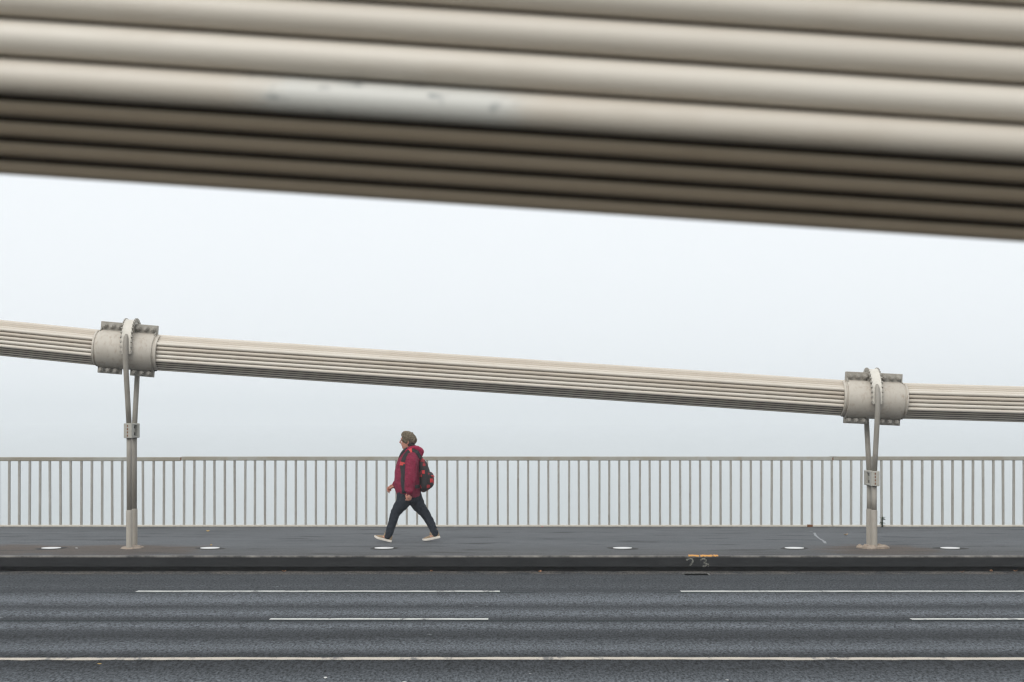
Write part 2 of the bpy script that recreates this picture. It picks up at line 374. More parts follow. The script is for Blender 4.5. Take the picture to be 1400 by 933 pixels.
# ------------------------------------------------------------------ railing
RY = 27.45; RS = F / RY
def rx(px): return (px - 700) / RS
rail = empty('railing', (rx(700), RY, 0), 'long grey painted steel railing with upright bars along the far pavement edge', 'railing')
secs = [(-23.0, rx(247.2), -0.010, 251.8 - 13.8 - 14.1 * 200, 14.1), (rx(248.2), rx(1137.6), 0.0, 251.8, 13.84), (rx(1138.8), 23.0, 0.002, 1149.5, 13.9)]
bal_me = None
for (x0, x1, dz, p0, step) in secs:
    MB().bbox(x0, x1, -0.035, 0.035, 1.128 + dz, 1.196 + dz, 0.008).build('top_rail', 'rail_paint', rail)
    MB().bbox(x0 - .004, x1 + .004, -0.03, 0.03, 0.004, 0.038, 0.006).build('bottom_rail', 'bottom_rail_paint', rail)
    px = p0
    if bal_me is None:
        bal_me = MB().bbox(-0.0172, 0.0172, -0.025, 0.025, 0.036, 1.131, 0.003).mesh('baluster')
    while rx(px) < x1 + 0.02:
        if rx(px) > x0 - 0.005 and rx(px) > -22.9:
            b = obj('baluster', bal_me, 'baluster_paint', rail); b.location = (rx(px) + random.uniform(-.004, .004), 0, -0.001 if dz >= 0 else -0.008)
            b.rotation_euler = (0, random.uniform(-.005, .005), 0)
        px += step
for px in (247.7, 1138.2):
    MB().box(rx(px) - 0.010, rx(px) + 0.010, -0.028, 0.028, 1.130, 1.182).build('joint_pin', 'rust', rail)
MB().bbox(rx(1138) - 0.05, rx(1138) + 0.07, -0.037, 0.037, 1.190, 1.2005, 0.004).build('joint_plate', 'rail_paint', rail)
MB().bbox(rx(1107) - 0.05, rx(1107) + 0.05, -0.034, 0.034, 0.002, 0.041, 0.006).build('joint_plate', 'rust', rail)

# ------------------------------------------------------------------ main cables (61-strand hexagons)
P = 0.0577
NX = [-101.2, -90.5, -79.9, -69.3, -58.7, -48.0, -37.4, -26.8, -16.1, -5.486, 5.15, 15.8, 26.4, 37.0]; NZ = [23.6, 19.9, 16.57, 13.6, 10.99, 8.74, 6.85, 5.32, 3.88, 2.815, 2.110, 1.80, 1.83, 2.22]
def cable_z(x):
    for i in range(len(NX) - 1):
        if x <= NX[i + 1]: return NZ[i] + (NZ[i + 1] - NZ[i]) * (x - NX[i]) / (NX[i + 1] - NX[i])
def strand_pts(v, wv):
    pts = []
    for i in range(len(NX)):
        for dx in ((0,) if i == 0 or i == len(NX) - 1 else (-0.3, 0, 0.3)):
            x = NX[i] + dx; pts.append((x, v, cable_z(x) + wv))
    return pts
hexpos = []
for j in range(-4, 5):
    cnt = 9 - abs(j)
    for i in range(cnt):
        if abs(j) == 4 or i in (0, cnt - 1): hexpos.append((j * P * 0.866, (i - (cnt - 1) / 2) * P, j, i))
def cable(y, label, seg, near, roll=0.0, dz=0.0):
    c = empty('main_cable', (0, y, dz), label, 'cable', 'main suspension cables'); cr, sr = math.cos(roll), math.sin(roll)
    for v, wv, j, i in hexpos:
        mat = 'cable_patch' if near and j == -4 and i == 0 else 'far_cable_paint' if not near else 'shaded_grimy_cable_paint' if abs(j) < 4 and i == 0 else 'cable_paint'
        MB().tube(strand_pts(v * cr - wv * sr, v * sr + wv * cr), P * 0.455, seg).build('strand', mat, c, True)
    for sg in (-1, 1):                    # added near-black cords that paint in the groove shade under the bundle
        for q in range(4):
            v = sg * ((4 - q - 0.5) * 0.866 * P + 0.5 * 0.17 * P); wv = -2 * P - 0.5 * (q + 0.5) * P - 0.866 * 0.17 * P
            MB().tube(strand_pts(v * cr - wv * sr, v * sr + wv * cr), P * 0.19, 8).build('groove_shade', 'groove_shade_black', c, True)
    MB().tube(strand_pts(0, 0), P * 3.3, 6).build('core', 'black_gap', c)  # black filler in place of inner strands; gap shade put into its colour
    return c
YF, YN = 23.13, 2.62
cable(YF, 'cream painted bundle of steel strands sloping between two bolted clamps above the far pavement', 12, False)
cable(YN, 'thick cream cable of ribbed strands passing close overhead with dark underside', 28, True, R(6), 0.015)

# ------------------------------------------------------------------ cable bands (clamps) and hangers
def nutmesh():
    m = MB()
    for s in (-1, 1):
        def cyl(r, a, b, n, r2=None):
            m.rings([[(rr * math.cos(2 * math.pi * q / n), yy * s, rr * math.sin(2 * math.pi * q / n)) for q in range(n)] for rr, yy in ((r, a), (r2 or r, b))])
        cyl(0.043, 0.040, 0.055, 14); cyl(0.036, 0.0551, 0.092, 6); cyl(0.024, 0.0921, 0.112, 10, 0.017)
    n = 10; m.rings([[(0.02 * math.cos(2 * math.pi * q / n), yy, 0.02 * math.sin(2 * math.pi * q / n)) for q in range(n)] for yy in (-0.118, 0.118)])
    return m.mesh('bolt', True, 30)
BOLT = nutmesh()
def clamp(x0, slope, hx, label):
    z0 = cable_z(x0)
    t = empty('cable_clamp', (x0, YF, z0), label, 'cable clamp', 'cable clamps')
    t.rotation_euler = (0, math.atan(slope), 0)
    # two half shells: a barrel with stepped lips at both ends
    prof = [(-0.455, 0.262), (-0.452, 0.286), (-0.428, 0.290), (-0.42, 0.276), (-0.40, 0.276), (-0.395, 0.300), (-0.36, 0.312), (0.36, 0.312), (0.395, 0.300), (0.40, 0.276), (0.42, 0.276), (0.428, 0.290), (0.452, 0.286), (0.455, 0.262)]
    for s in (-1, 1):
        n = 28; rr = []
        for u, r in prof:
            rr.append([(u, s * max(0.004, r * math.sin(math.pi * q / n)), 0.872 * r * math.cos(math.pi * q / n)) for q in range(n + 1)])
        inn = [[(u, s * max(0.004, 0.255 * math.sin(math.pi * q / n)), 0.228 * math.cos(math.pi * q / n)) for q in range(n + 1)] for u in (0.455, -0.455)]
        m = MB(); m.rings(rr + inn + [rr[0]], cap=False, closed=False)
        sh = m.build('half_shell', 'clamp_paint', t, True, 32)
        for (u0, u1, w0, w1) in ((-0.405, -0.075, 0.20, 0.388), (0.075, 0.405, 0.20, 0.388), (-0.40, -0.065, -0.350, -0.20), (0.065, 0.40, -0.352, -0.20)):
            ya, yb = (0.005, 0.040) if s > 0 else (-0.040, -0.005)
            MB().bbox(u0, u1, ya, yb, w0, w1, 0.006).build('flange', 'flange_paint', sh)
            # sloping gusset down onto the barrel
            yo = s * 0.041; wi = 0.250 if w1 > 0 else -0.250; wo = 0.300 if w1 > 0 else -0.290
            for (uu) in (u0 + 0.01, u1 - 0.025):
                g = MB(); g.add([(uu, yo, wo), (uu + .015, yo, wo), (uu, s * 0.13, wi), (uu + .015, s * 0.13, wi), (uu, yo, wi * 0.9), (uu + .015, yo, wi * 0.9)],
                      [(0, 1, 3, 2), (2, 3, 5, 4), (0, 2, 4), (1, 5, 3), (0, 4, 5, 1)])
                g.build('gusset', 'flange_paint', sh)
    MB().box(-0.44, 0.44, -0.003, 0.003, -0.26, 0.26).build('gasket', 'black_gap', t)
    for u in (-0.345, -0.24, -0.135, 0.135, 0.24, 0.345):
        for wv in (0.330, -0.300):
            b = obj('bolt', BOLT, 'flange_paint', t); b.location = (u, 0, wv); b.rotation_euler = (0, random.uniform(0, 1), 0)
    # saddle strap over the top, skewed: near end on one side, far end on the other
    def pth(a):   # a: 0 = near side low, pi/2 = top, pi = far side low
        return Vector((hx - x0, -0.345 * math.cos(a), 0.02 + 0.405 * math.sin(a)))
    A0, A1 = -0.20, math.pi + 0.20; n = 44; rings = []
    for q in range(n + 1):
        a = A0 + (A1 - A0) * q / n; p = pth(a); o = Vector((0, -math.cos(a), math.sin(a)))
        rings.append([p + Vector((e, 0, 0)) + o * h for e, h in ((-.066, -.05), (-.066, .026), (-.03, .016), (.03, .016), (.066, .026), (.066, -.05))])
    sd_ = MB(); sd_.rings(rings); sd = sd_.build('saddle', 'saddle_paint', t); sd.rotation_euler = (0, -math.atan(slope), 0)
    tm = MB()
    for q in range(21):
        a = A0 + (A1 - A0) * (q + 0.5) / 21; p = pth(a); o = Vector((0, -math.cos(a), math.sin(a))); tg = Vector((0, math.sin(a), math.cos(a)))
        for s in (-1, 1):
            c = p + Vector((s * 0.074, 0, 0)) + o * 0.012
            pts = [c + Vector((i * .011, 0, 0)) + o * jj * .024 + tg * kk * .012 for kk in (-1, 1) for jj in (-1, 1) for i in (-1, 1)]
            tm.add(pts, [(0, 2, 3, 1), (4, 5, 7, 6), (0, 1, 5, 4), (2, 6, 7, 3), (0, 4, 6, 2), (1, 3, 7, 5)])
    tm.build('saddle_teeth', 'flange_paint', sd)['kind'] = 'stuff'
    return t
clamp(-5.486, 0.083, -5.43, 'bolted cream clamp high on the sloping cable over the longer forked hanger')
clamp(5.15, 0.047, 5.138, 'bolted cream clamp on the low end of the cable over the shorter hanger')

def hanger(x0, xc, mir, zb0, zb1, label):
    zt = cable_z(xc); t = empty('hanger', (x0, YF, 0), label, 'hanger', 'hangers carrying the far cable')
    def path(a): return Vector((0, -0.345 * math.cos(a), zt + 0.02 + 0.405 * math.sin(a)))
    for s, A in ((-1, 0.0), (1, math.pi)):       # one rope on the near side of the cable, one on the far side
        up = [path(A - s * 0.5 * q) + Vector((0, s * 0.030, 0)) for q in (1.0, 0.7, 0.35)]
        e0 = path(A) + Vector((0, s * 0.036, 0)); end = Vector((0, s * 0.165, zb1 - 0.03))
        dn = [e0, e0 + Vector((0, 0, -0.16))]
        dn += [dn[1].lerp(end, q) for q in (0.33, 0.66, 1.0)]
        MB().tube(up + dn, [0.018, 0.032] + [0.0375] * 6, 14).build('rope', 'rope_paint', t, True)
        MB().tube([(0, s * 0.163, zb0 + 0.02), (0, s * 0.158, zb0 - 0.2), (0, s * 0.155, 0.53)], 0.037, 14).build('rope', 'rope_paint', t, True)
        MB().tube([(0, s * 0.155, -0.02), (0, s * 0.155, 0.535), (0, s * 0.155, 0.548)], [0.045, 0.045, 0.040], 16).build('sleeve', 'sleeve_paint', t, True, 30)
    hb = 0.5 * (zb0 + zb1); hh = 0.5 * (zb1 - zb0)
    # connector: two end heads round the ropes joined by a web, open pockets at the sides
    ob = MB().bbox(-0.058, 0.058, -0.245, -0.105, hb - hh, hb + hh, 0.006).build('connector_head', 'block_paint', t)
    MB().bbox(-0.058, 0.058, 0.105, 0.245, hb - hh, hb + hh, 0.006).build('connector_head', 'block_paint', t)
    MB().box(-0.022, 0.022, -0.104, 0.104, hb - hh * 0.80, hb + hh * 0.80).build('connector_web', 'block_paint', t)
    for z0, z1 in ((hb + hh * 0.74, hb + hh * 0.96), (hb - hh * 0.96, hb - hh * 0.74)):
        MB().bbox(-0.056, 0.056, -0.1045, 0.1045, z0, z1, 0.004).build('connector_flange', 'block_paint', t)
    for q in range(4):
        zz = hb + hh * (0.66 - 0.44 * q)
        MB().box(-0.012, 0.004, -0.2475, -0.2455, zz - hh * 0.13, zz + hh * 0.13).build('slot', 'rust', ob)
    for sx_ in (-1, 1):
        for zz in (hb + hh * 0.5, hb - hh * 0.45):
            b = MB().tube([(sx_ * 0.0225, 0, zz), (sx_ * 0.045, 0, zz)], 0.022, 8).build('bolt', 'iron', t)
    # footing: pale mortar collar broken into lumps
    rnd = random.Random(11 if mir > 0 else 5)
    if mir > 0:
        m = MB(); n = 24; ra = []
        ra.append([(0.135 * (1 + .22 * math.sin(2.3 * q) + rnd.uniform(-.2, .2)) * math.cos(2 * math.pi * q / n), 0.30 * (1 + rnd.uniform(-.1, .1)) * math.sin(2 * math.pi * q / n), -0.004) for q in range(n)])
        ra.append([(p[0] * .8, p[1] * .75, 0.016 + rnd.uniform(-.006, .006)) for p in ra[0]]); ra.append([(p[0] * .45, p[1] * .4, 0.03) for p in ra[0]])
        m.rings(ra).build('mortar_collar', 'mortar', t)
    else:
        for q in range(6):
            an = -2.85 + q * 0.52 + rnd.uniform(-.1, .1); rr = rnd.uniform(0.10, 0.15); s = rnd.uniform(.040, .075)
            m = MB(); n = 7; base = [(s * rnd.uniform(.7, 1.2) * math.cos(2 * math.pi * i / n) * 1.3, s * rnd.uniform(.7, 1.2) * math.sin(2 * math.pi * i / n)) for i in range(n)]
            m.rings([[(a, b, -0.01) for a, b in base], [(a, b, 0.012 + rnd.uniform(0, .02)) for a, b in base], [(a * .5, b * .5, 0.040 + rnd.uniform(-.02, .025)) for a, b in base]])
            o = m.build('mortar_lump', 'mortar', t); o.location = (rr * 1.15 * math.cos(an), rr * 1.9 * math.sin(an), 0)
        m = MB(); n = 16; ra = [[(0.085 * (1 + rnd.uniform(-.15, .15)) * math.cos(2 * math.pi * q / n), 0.25 * math.sin(2 * math.pi * q / n), -0.004) for q in range(n)]]
        ra.append([(p[0] * .7, p[1] * .7, 0.012) for p in ra[0]]); m.rings(ra).build('mortar_collar', 'mortar', t)
    return t
hanger(-5.43, -5.486, 1, 1.567, 1.776, 'taller painted hanger with its connector block at head height, ropes forking upward')
hanger(5.138, 5.15, -1, 0.888, 1.10, 'shorter painted hanger with its connector block below rail height and crumbling mortar foot')

# ------------------------------------------------------------------ round plates set in the pavement
DS = F / 23.0
plates = [(70, 'round pale plate in the pavement, past the taller hanger under the rising cable'),
          (287, 'round pale plate in the pavement between the taller hanger and the walker'),
          (525, 'round pale plate in the pavement by the walker\'s leading foot'),
          (851, 'round pale plate alone in mid pavement between the walker and the stencilled kerb number'),
          (1086, 'round pale plate in the pavement between the kerb number and the shorter hanger'),
          (1299, 'round pale plate in the pavement past the shorter hanger under the lowest cable')]
def disc(r0, r1, z0, z1, n=36):
    return MB().rings([[(r0 * math.cos(2 * math.pi * q / n), r0 * math.sin(2 * math.pi * q / n), z0) for q in range(n)],
                       [(r1 * math.cos(2 * math.pi * q / n), r1 * math.sin(2 * math.pi * q / n), z1) for q in range(n)]])
pm = disc(0.137, 0.134, 0.004, 0.0095).mesh('plate'); rm_ = None
for px, lab in plates:
    t = empty('pavement_plate', ((px - 700) / DS, 23.0, 0), lab, 'plate', 'round plates along the pavement')
    obj('plate', pm, 'disc_plate', t)
    rnd = random.Random(px); n = 36; r = MB(); ph = rnd.uniform(0, 6)
    out = [(0.225 + 0.035 * math.sin(2 * math.pi * q / n * 2 + ph) + rnd.uniform(-.008, .008)) for q in range(n)]
    r.rings([[(out[q] * math.cos(2 * math.pi * q / n), out[q] * math.sin(2 * math.pi * q / n), 0.001) for q in range(n)],
             [(0.150 * math.cos(2 * math.pi * q / n), 0.150 * math.sin(2 * math.pi * q / n), 0.006) for q in range(n)]], cap=False)
    r.add([(0.150 * math.cos(2 * math.pi * q / n), 0.150 * math.sin(2 * math.pi * q / n), 0.006) for q in range(n)] , [tuple(range(n))])
    r.build('tar_ring', 'disc_rim', t)

# ------------------------------------------------------------------ gutter inlet, kerb number, orange paint, pavement crack
GY = 21.24; GS = F / GY
gx0, gx1 = (935.5 - 700) / GS, (967 - 700) / GS; gz = road_z(GY)
t = empty('gutter_inlet', ((gx0 + gx1) / 2, GY, gz), 'narrow rusty slot drain in the gutter under the stencilled kerb number', 'drain')
hw = (gx1 - gx0) / 2
MB().box(-hw, hw, -0.16, 0.05, 0.001, 0.006).build('slot', 'drain_black', t)  # flat black plate, no hole; the opening's darkness is in its colour
fm = MB(); fm.box(-hw - .02, hw + .02, 0.051, 0.085, 0.0, 0.012); fm.box(hw + .001, hw + .02, -0.16, 0.050, 0.0, 0.011)
fm.build('frame', 'concrete_dark', t)
for q in range(5): MB().box(-hw + (q + .7) * hw * 2 / 5.4, -hw + (q + .7) * hw * 2 / 5.4 + .012, -0.16, 0.05, 0.0065, 0.008).build('bar', 'drain_black', t)
# faded number: strokes laid on the kerb face
KS = F / 21.72
def kx(px): return (px - 700) / KS
def kz(py): return CAMZ - (py - HOR) * 21.72 / F
def stroke(pts, wd, name):
    m = MB(); L = []; Rr = []
    for i, p in enumerate(pts):
        a = Vector(pts[max(i - 1, 0)]); b = Vector(pts[min(i + 1, len(pts) - 1)]); d = (b - a).normalized(); nn = Vector((-d.y, d.x)) * wd / 2; c = Vector(p)
        L.append((c.x + nn.x, 21.7185, c.y + nn.y)); Rr.append((c.x - nn.x, 21.7185, c.y - nn.y))
    n = len(pts); m.add(L + Rr, [(i, i + 1, n + i + 1, n + i) for i in range(n - 1)]); return m.build(name, 'stencil_paint', KERB)
def digit(pts): return [(kx(a), kz(b)) for a, b in pts]
stroke(digit([(938.5, 766.5), (940, 764.6), (943.5, 763.8), (946.5, 764.8), (947.5, 766.5), (946.5, 769), (944.5, 772), (943.5, 774)]), 0.022, 'painted_digit')
stroke(digit([(957.5, 766.5), (959.5, 764.5), (963, 764), (965.3, 766), (964.4, 768.3), (962.3, 769.4)]), 0.022, 'painted_digit')
stroke(digit([(962.3, 769.4), (965, 770.6), (966, 772.6), (963.8, 774.6), (960.8, 774.2)]), 0.022, 'painted_digit')
stroke(digit([(967, 771), (969.5, 774.8)]), 0.022, 'paint_drip')
for a, b in ((941.5, 955.5), (957.5, 974.3), (975.5, 982.0)):
    n = 8; m = MB(); rnd = random.Random(int(a)); lo = []; mi = []; hi = []
    for i in range(n + 1):
        x = kx(a + (b - a) * i / n)
        lo.append((x, 21.7145, -0.004 + rnd.uniform(-.006, .006))); mi.append((x, 21.7205, 0.0105)); hi.append((x, 21.79 + rnd.uniform(-.02, .06), 0.0105))
    m.add(lo + mi + hi, [(i, i + 1, n + 2 + i, n + 1 + i) for i in range(n)] + [(n + 1 + i, n + 2 + i, 2 * n + 3 + i, 2 * n + 2 + i) for i in range(n)])
    m.build('orange_paint_mark', 'orange_paint', KERB)
def gp(px, py, z=0.0):      # pixel on the pavement -> ground point
    d = (CAMZ - z) * F / (py - HOR); return ((px - 700) * d / F, d)
pts = [gp(a, b) for a, b in ((1107, 727.2), (1110.5, 727.4), (1113.5, 729), (1115, 732.5), (1120, 736.8), (1124, 739), (1126.5, 740.5), (1128.5, 743.5))]
rnd = random.Random(3)
for i in range(len(pts) - 1):
    if i in (1,): continue
    a, b = Vector(pts[i]), Vector(pts[i + 1]); d = (b - a).normalized(); nn = Vector((-d.y, d.x)); w0, w1 = rnd.uniform(.012, .026), rnd.uniform(.012, .026)
    MB().add([(*(a + nn * w0), .0045), (*(b + nn * w1), .0045), (*(b - nn * w1), .0045), (*(a - nn * w0), .0045)], [(0, 1, 2, 3)]).build('crack_filler', 'crack_seal', PAVE)

# ------------------------------------------------------------------ leaves, litter, weed
def leaf(name, x, y, z, L, mat, label, cat, group, rot, curl=0.25):
    m = MB(); n = 7; cen = []; lf = []; rt = []
    for i in range(n + 1):
        u = i / n; wd = 0.36 * L * math.sin(math.pi * u) ** 0.8 * (1 + 0.15 * math.sin(9 * u)); zz = L * curl * (2 * u - 1) ** 2 + 0.004
        cen.append((L * (u - .5), 0, zz)); lf.append((L * (u - .5), wd, zz + wd * 0.45)); rt.append((L * (u - .5), -wd, zz + wd * 0.35))
    vs = cen + lf + rt; N = n + 1; fs = []
    for i in range(n): fs += [(i, i + 1, N + i + 1, N + i), (i, 2 * N + i, 2 * N + i + 1, i + 1)]
    m.add(vs, fs); o = m.build(name, mat); o.location = (x, y, z); o.rotation_euler = (random.uniform(-.2, .2), random.uniform(-.15, .15), rot)
    sm = o.modifiers.new('thick', 'SOLIDIFY'); sm.thickness = 0.0015
    return tag(o, label, cat, group)
x, y = gp(1156.5, 732.3); leaf('fallen_leaf', x, y, 0.002, 0.085, 'leaf_tan', 'tan fallen leaf on the pavement between the pale crack and shorter hanger', 'leaf', 'fallen leaves', 0.2)
x, y = gp(284, 727.3); leaf('fallen_leaf', x, y, 0.002, 0.06, 'leaf_yellow', 'small yellow leaf at the railing foot behind the taller hanger', 'leaf', 'fallen leaves', 0.5)
x, y = gp(288.5, 748); leaf('fallen_leaf', x, y, 0.017, 0.05, 'leaf_yellow', 'small yellow leaf lying on a round pavement plate', 'leaf', 'fallen leaves', 1.2)
for px, lab in ((1357, 'brown dry leaf in the gutter far past the shorter hanger'), (1391, 'brown dry leaf in the gutter far past the shorter hanger'), (1314, 'brown dry leaf in the gutter below the plate past the shorter hanger'),
                (388, 'brown dry leaf in the gutter ahead of the walker towards the taller hanger'), (590, "brown dry leaf in the gutter below the walker's trailing foot"), (738, 'brown dry leaf in the gutter between the walker and the lone plate')):
    x = (px - 700) * 21.5 / F; leaf('fallen_leaf', x, 21.55 + random.uniform(-.1, .06), road_z(21.5) + 0.004, random.uniform(.05, .075), 'leaf_brown', lab, 'leaf', 'leaves in the gutter', random.uniform(0, 3), 0.4)
for px, py, mt in ((445, 922.5, 'paper_white'), (553, 927.5, 'paper_white'), (994, 925, 'paper_white'), (136, 907.6, 'leaf_yellow')):
    D = 3723.5 / (py - 610.16); D = min(D, 12.6); xx = (px - 700) * D / F
    leaf('litter_scrap', xx, D, road_z(D) + 0.003, 0.035, mt, ('tiny pale litter scrap inside the cream centre line, opposite the short white dash' if px < 700 else 'tiny pale litter scrap inside the cream centre line, opposite the gap between short dashes') if mt == 'paper_white' else 'tiny yellow leaf scrap beside the cream centre line', 'litter', 'scraps on the road', random.uniform(0, 3), 0.1)
x, y = gp(149, 737); leaf('litter_scrap', x, 22.95, 0.002, 0.04, 'paper_white', 'tiny pale scrap on brown grit beside the taller hanger foot', 'litter', 'scraps on the pavement', 0.3, 0.1)
x, y = gp(741.5, 723.0); leaf('litter_scrap', x, 27.30, 0.003, 0.05, 'strap_red', 'tiny red scrap at the railing foot behind the lone pale plate', 'litter', 'scraps on the pavement', 0.6, 0.2)
# weed at the foot of a bar
wx = rx(1205); wd_ = empty('weed', (wx, RY - 0.06, 0), 'small dark weed growing at a railing bar behind the shorter hanger', 'plant')
MB().tube([(0, 0, -0.01), (0.004, -0.005, 0.08), (-0.004, 0, 0.17)], [0.016, 0.013, 0.006], 8).build('stem', 'weed_green', wd_, True)
rnd = random.Random(2)
for q in range(14):
    a = rnd.uniform(0, 6.28); h = rnd.uniform(.06, .16); L = rnd.uniform(.05, .085); m = MB()
    v = [(0, 0, 0), (L * .5, L * .24, L * .12), (L, 0, rnd.uniform(-.02, .02)), (L * .5, -L * .24, L * .12)]
    m.add(v + [(p[0], p[1], p[2] - .003) for p in v], [(0, 1, 2, 3), (7, 6, 5, 4), (0, 4, 5, 1), (1, 5, 6, 2), (2, 6, 7, 3), (3, 7, 4, 0)])
    o = m.build('leaf', 'weed_green', wd_); o.location = (0, 0, h); o.rotation_euler = (0, rnd.uniform(-.5, .3), a)

# ------------------------------------------------------------------ the walker
PY = 24.2; PS = F / PY; PX0 = 558.0
def Q(px, py, y=0.0): return Vector(((px - PX0) / PS, y, (741.0 - py) / PS))
def s(px): return px / PS
def catmull(P4, t):
    a, b, c, d = P4
    return 0.5 * ((2 * b) + (c - a) * t + (2 * a - 5 * b + 4 * c - d) * t * t + (3 * b - a - 3 * c + d) * t ** 3)
def loft(m, pts, ra, rb, n=20, sub=4, caps=True):
    """smooth tube through pts; ra in the picture-plane direction, rb sideways (y)"""
    K = [Vector((*p, a, b)) if False else (list(p) + [a, b]) for p, a, b in zip(pts, ra, rb)]
    out = []
    for i in range(len(K) - 1):
        seq = [K[max(i - 1, 0)], K[i], K[i + 1], K[min(i + 2, len(K) - 1)]]
        for q in range(sub):
            t = q / sub; out.append([catmull([z[c] for z in seq], t) for c in range(5)])
    out.append(K[-1])
    ctr = [Vector(o[:3]) for o in out]; rings = []
    tans = [(ctr[min(i + 1, len(ctr) - 1)] - ctr[max(i - 1, 0)]).normalized() for i in range(len(ctr))]
    def ring(c, t, a, b):
        lat = Vector((0, 1, 0)); lat = (lat - t * lat.dot(t)).normalized(); nn = t.cross(lat)
        return [c + nn * a * math.cos(2 * math.pi * j / n) + lat * b * math.sin(2 * math.pi * j / n) for j in range(n)]
    if caps:
        for e in (0.25, 0.7):
            f = math.sin(e * math.pi / 2) * 1.0; rings.append(ring(ctr[0] - tans[0] * min(out[0][3], out[0][4]) * math.cos(e * math.pi / 2) * 0.8, tans[0], out[0][3] * f, out[0][4] * f))
    for c, t, o in zip(ctr, tans, out): rings.append(ring(c, t, max(o[3], .002), max(o[4], .002)))
    if caps:
        for e in (0.7, 0.25):
            f = math.sin(e * math.pi / 2); rings.append(ring(ctr[-1] + tans[-1] * min(out[-1][3], out[-1][4]) * math.cos(e * math.pi / 2) * 0.8, tans[-1], out[-1][3] * f, out[-1][4] * f))
    m.rings(rings); return m
def remesh(m, name, mat, parent, voxel, smooth=4, disp=None):
    me = m.mesh(name); o = obj(name, me, mat, None)
    md = o.modifiers.new('r', 'REMESH'); md.mode = 'VOXEL'; md.voxel_size = voxel; md.use_smooth_shade = True
    sm = o.modifiers.new('s', 'SMOOTH'); sm.factor = 0.5; sm.iterations = smooth
    if disp:
        tx = bpy.data.textures.new(name, 'CLOUDS'); tx.noise_scale = disp[1]; tx.noise_depth = 2
        dm = o.modifiers.new('d', 'DISPLACE'); dm.texture = tx; dm.strength = disp[0]; dm.mid_level = 0.5; dm.texture_coords = 'LOCAL'
        s2 = o.modifiers.new('s2', 'SMOOTH'); s2.factor = 0.5; s2.iterations = 3
    bpy.context.view_layer.update(); dg = bpy.context.evaluated_depsgraph_get()
    nm = bpy.data.meshes.new_from_object(o.evaluated_get(dg)); o.modifiers.clear(); o.data = nm; nm.name = name
    if not nm.materials: nm.materials.append(M[mat])
    nm.polygons.foreach_set('use_smooth', [True] * len(nm.polygons))
    o.parent = parent; return o

person = empty('person', ((PX0 - 700) / PS, PY, 0), 'walking person in a red jacket, knitted hat and dark jeans on the pavement', 'person')
# body: head, neck, core, limbs, hands in one continuous surface
b = MB()
hd = [(614.2, 551.8, 558.5, .045), (611.4, 549.9, 561, .056), (608, 548.9, 563.5, .063), (604.5, 548.9, 566, .068), (601, 549.2, 567, .080), (597.5, 549.2, 567, .073), (595.5, 552, 565, .060)]
loft(b, [Q((f + k_) / 2, y) for y, f, k_, l in hd], [s((k_ - f) / 2) for y, f, k_, l in hd], [l for *_, l in hd], 24)
loft(b, [Q(549.6, 600.5), Q(547.6, 603.4), Q(547.0, 605.2), Q(548.8, 606.2)], [.009, .011, .012, .008], [.010, .013, .016, .012], 12)          # nose
loft(b, [Q(548.9, 608.3, -.018), Q(548.5, 608.3, 0), Q(548.9, 608.3, .018)], [.006] * 3, [.006] * 3, 10)        # lips
loft(b, [Q(552.6, 604.5), Q(552.2, 608.5), Q(553.2, 612.6)], [.036, .036, .026], [.050, .046, .036], 18)      # cheeks and jaw
loft(b, [Q(551.2, 612.6, -.015), Q(550.6, 612.4, 0), Q(551.2, 612.6, .015)], [.012] * 3, [.012] * 3, 12)      # chin
loft(b, [Q(549.3, 600.2, -.045), Q(548.9, 599.6, 0), Q(549.3, 600.2, .045)], [.012] * 3, [.012] * 3, 10)       # brow
for sg in (-1, 1):
    loft(b, [Q(558, 601.5, sg * .084), Q(558.6, 604, sg * .079), Q(557.6, 607, sg * .073)], [.014, .016, .010], [.010, .010, .009], 10)      # ears
loft(b, [Q(560, 610), Q(562, 616), Q(561, 624)], [.055, .058, .07], [.052, .058, .08])
loft(b, [Q(561, 622), Q(559, 640), Q(558, 660), Q(559, 676)], [.08, .11, .12, .10], [.13, .14, .14, .14])
def arm(sh, el, wr):
    loft(b, [sh, sh.lerp(el, .5), el, el.lerp(wr, .5), wr], [.05, .045, .038, .034, .026], [.05, .045, .038, .034, .030], 16)
def hand(wr, d, th, lat):
    """palm from wr along d, fingers curling toward th (picture plane), lat = sideways spread"""
    d = d.normalized(); th = th.normalized(); lat = lat.normalized()
    palm = wr + d * 0.075
    loft(b, [wr - d * .01, wr + d * .03, palm], [.019, .021, .018], [.026, .038, .040], 16)
    for q, L in enumerate((.072, .082, .077, .060)):
        o = palm + lat * (-.033 + .022 * q)
        k1 = o + d * L * .42 + th * .008; k2 = k1 + (d * .45 + th * .9).normalized() * L * .34; k3 = k2 + (th * .95 - d * .45).normalized() * L * .28
        loft(b, [o - d * .012, k1, k2, k3], [.0095, .009, .0082, .0068], [.0092, .0088, .008, .0066], 10, 3)
    o = wr + d * .025 - lat * .030
    loft(b, [o, o + d * .03 - lat * .014 + th * .012, o + d * .055 - lat * .006 + th * .026], [.013, .011, .008], [.013, .011, .008], 10, 3)
shL, elL, wrL = Q(564, 625, -.19), Q(564.5, 651, -.255), Q(561, 672.5, -.245)
shR, elR, wrR = Q(560, 626, .19), Q(555, 650, .25), Q(537.5, 665.5, .19)
arm(shL, elL, wrL); arm(shR, elR, wrR)
hand(wrL, Vector((-.08, 0, -1)), Vector((-.35, .9, 0)), Vector((1, .3, -.05)))
hand(wrR, Vector((-.8, -.1, -.45)), Vector((.35, -.75, -.5)), Vector((.3, .3, -.9)))
def leg(pts): loft(b, pts, [.10, .085, .055, .05, .036], [.09, .085, .055, .05, .036], 16)
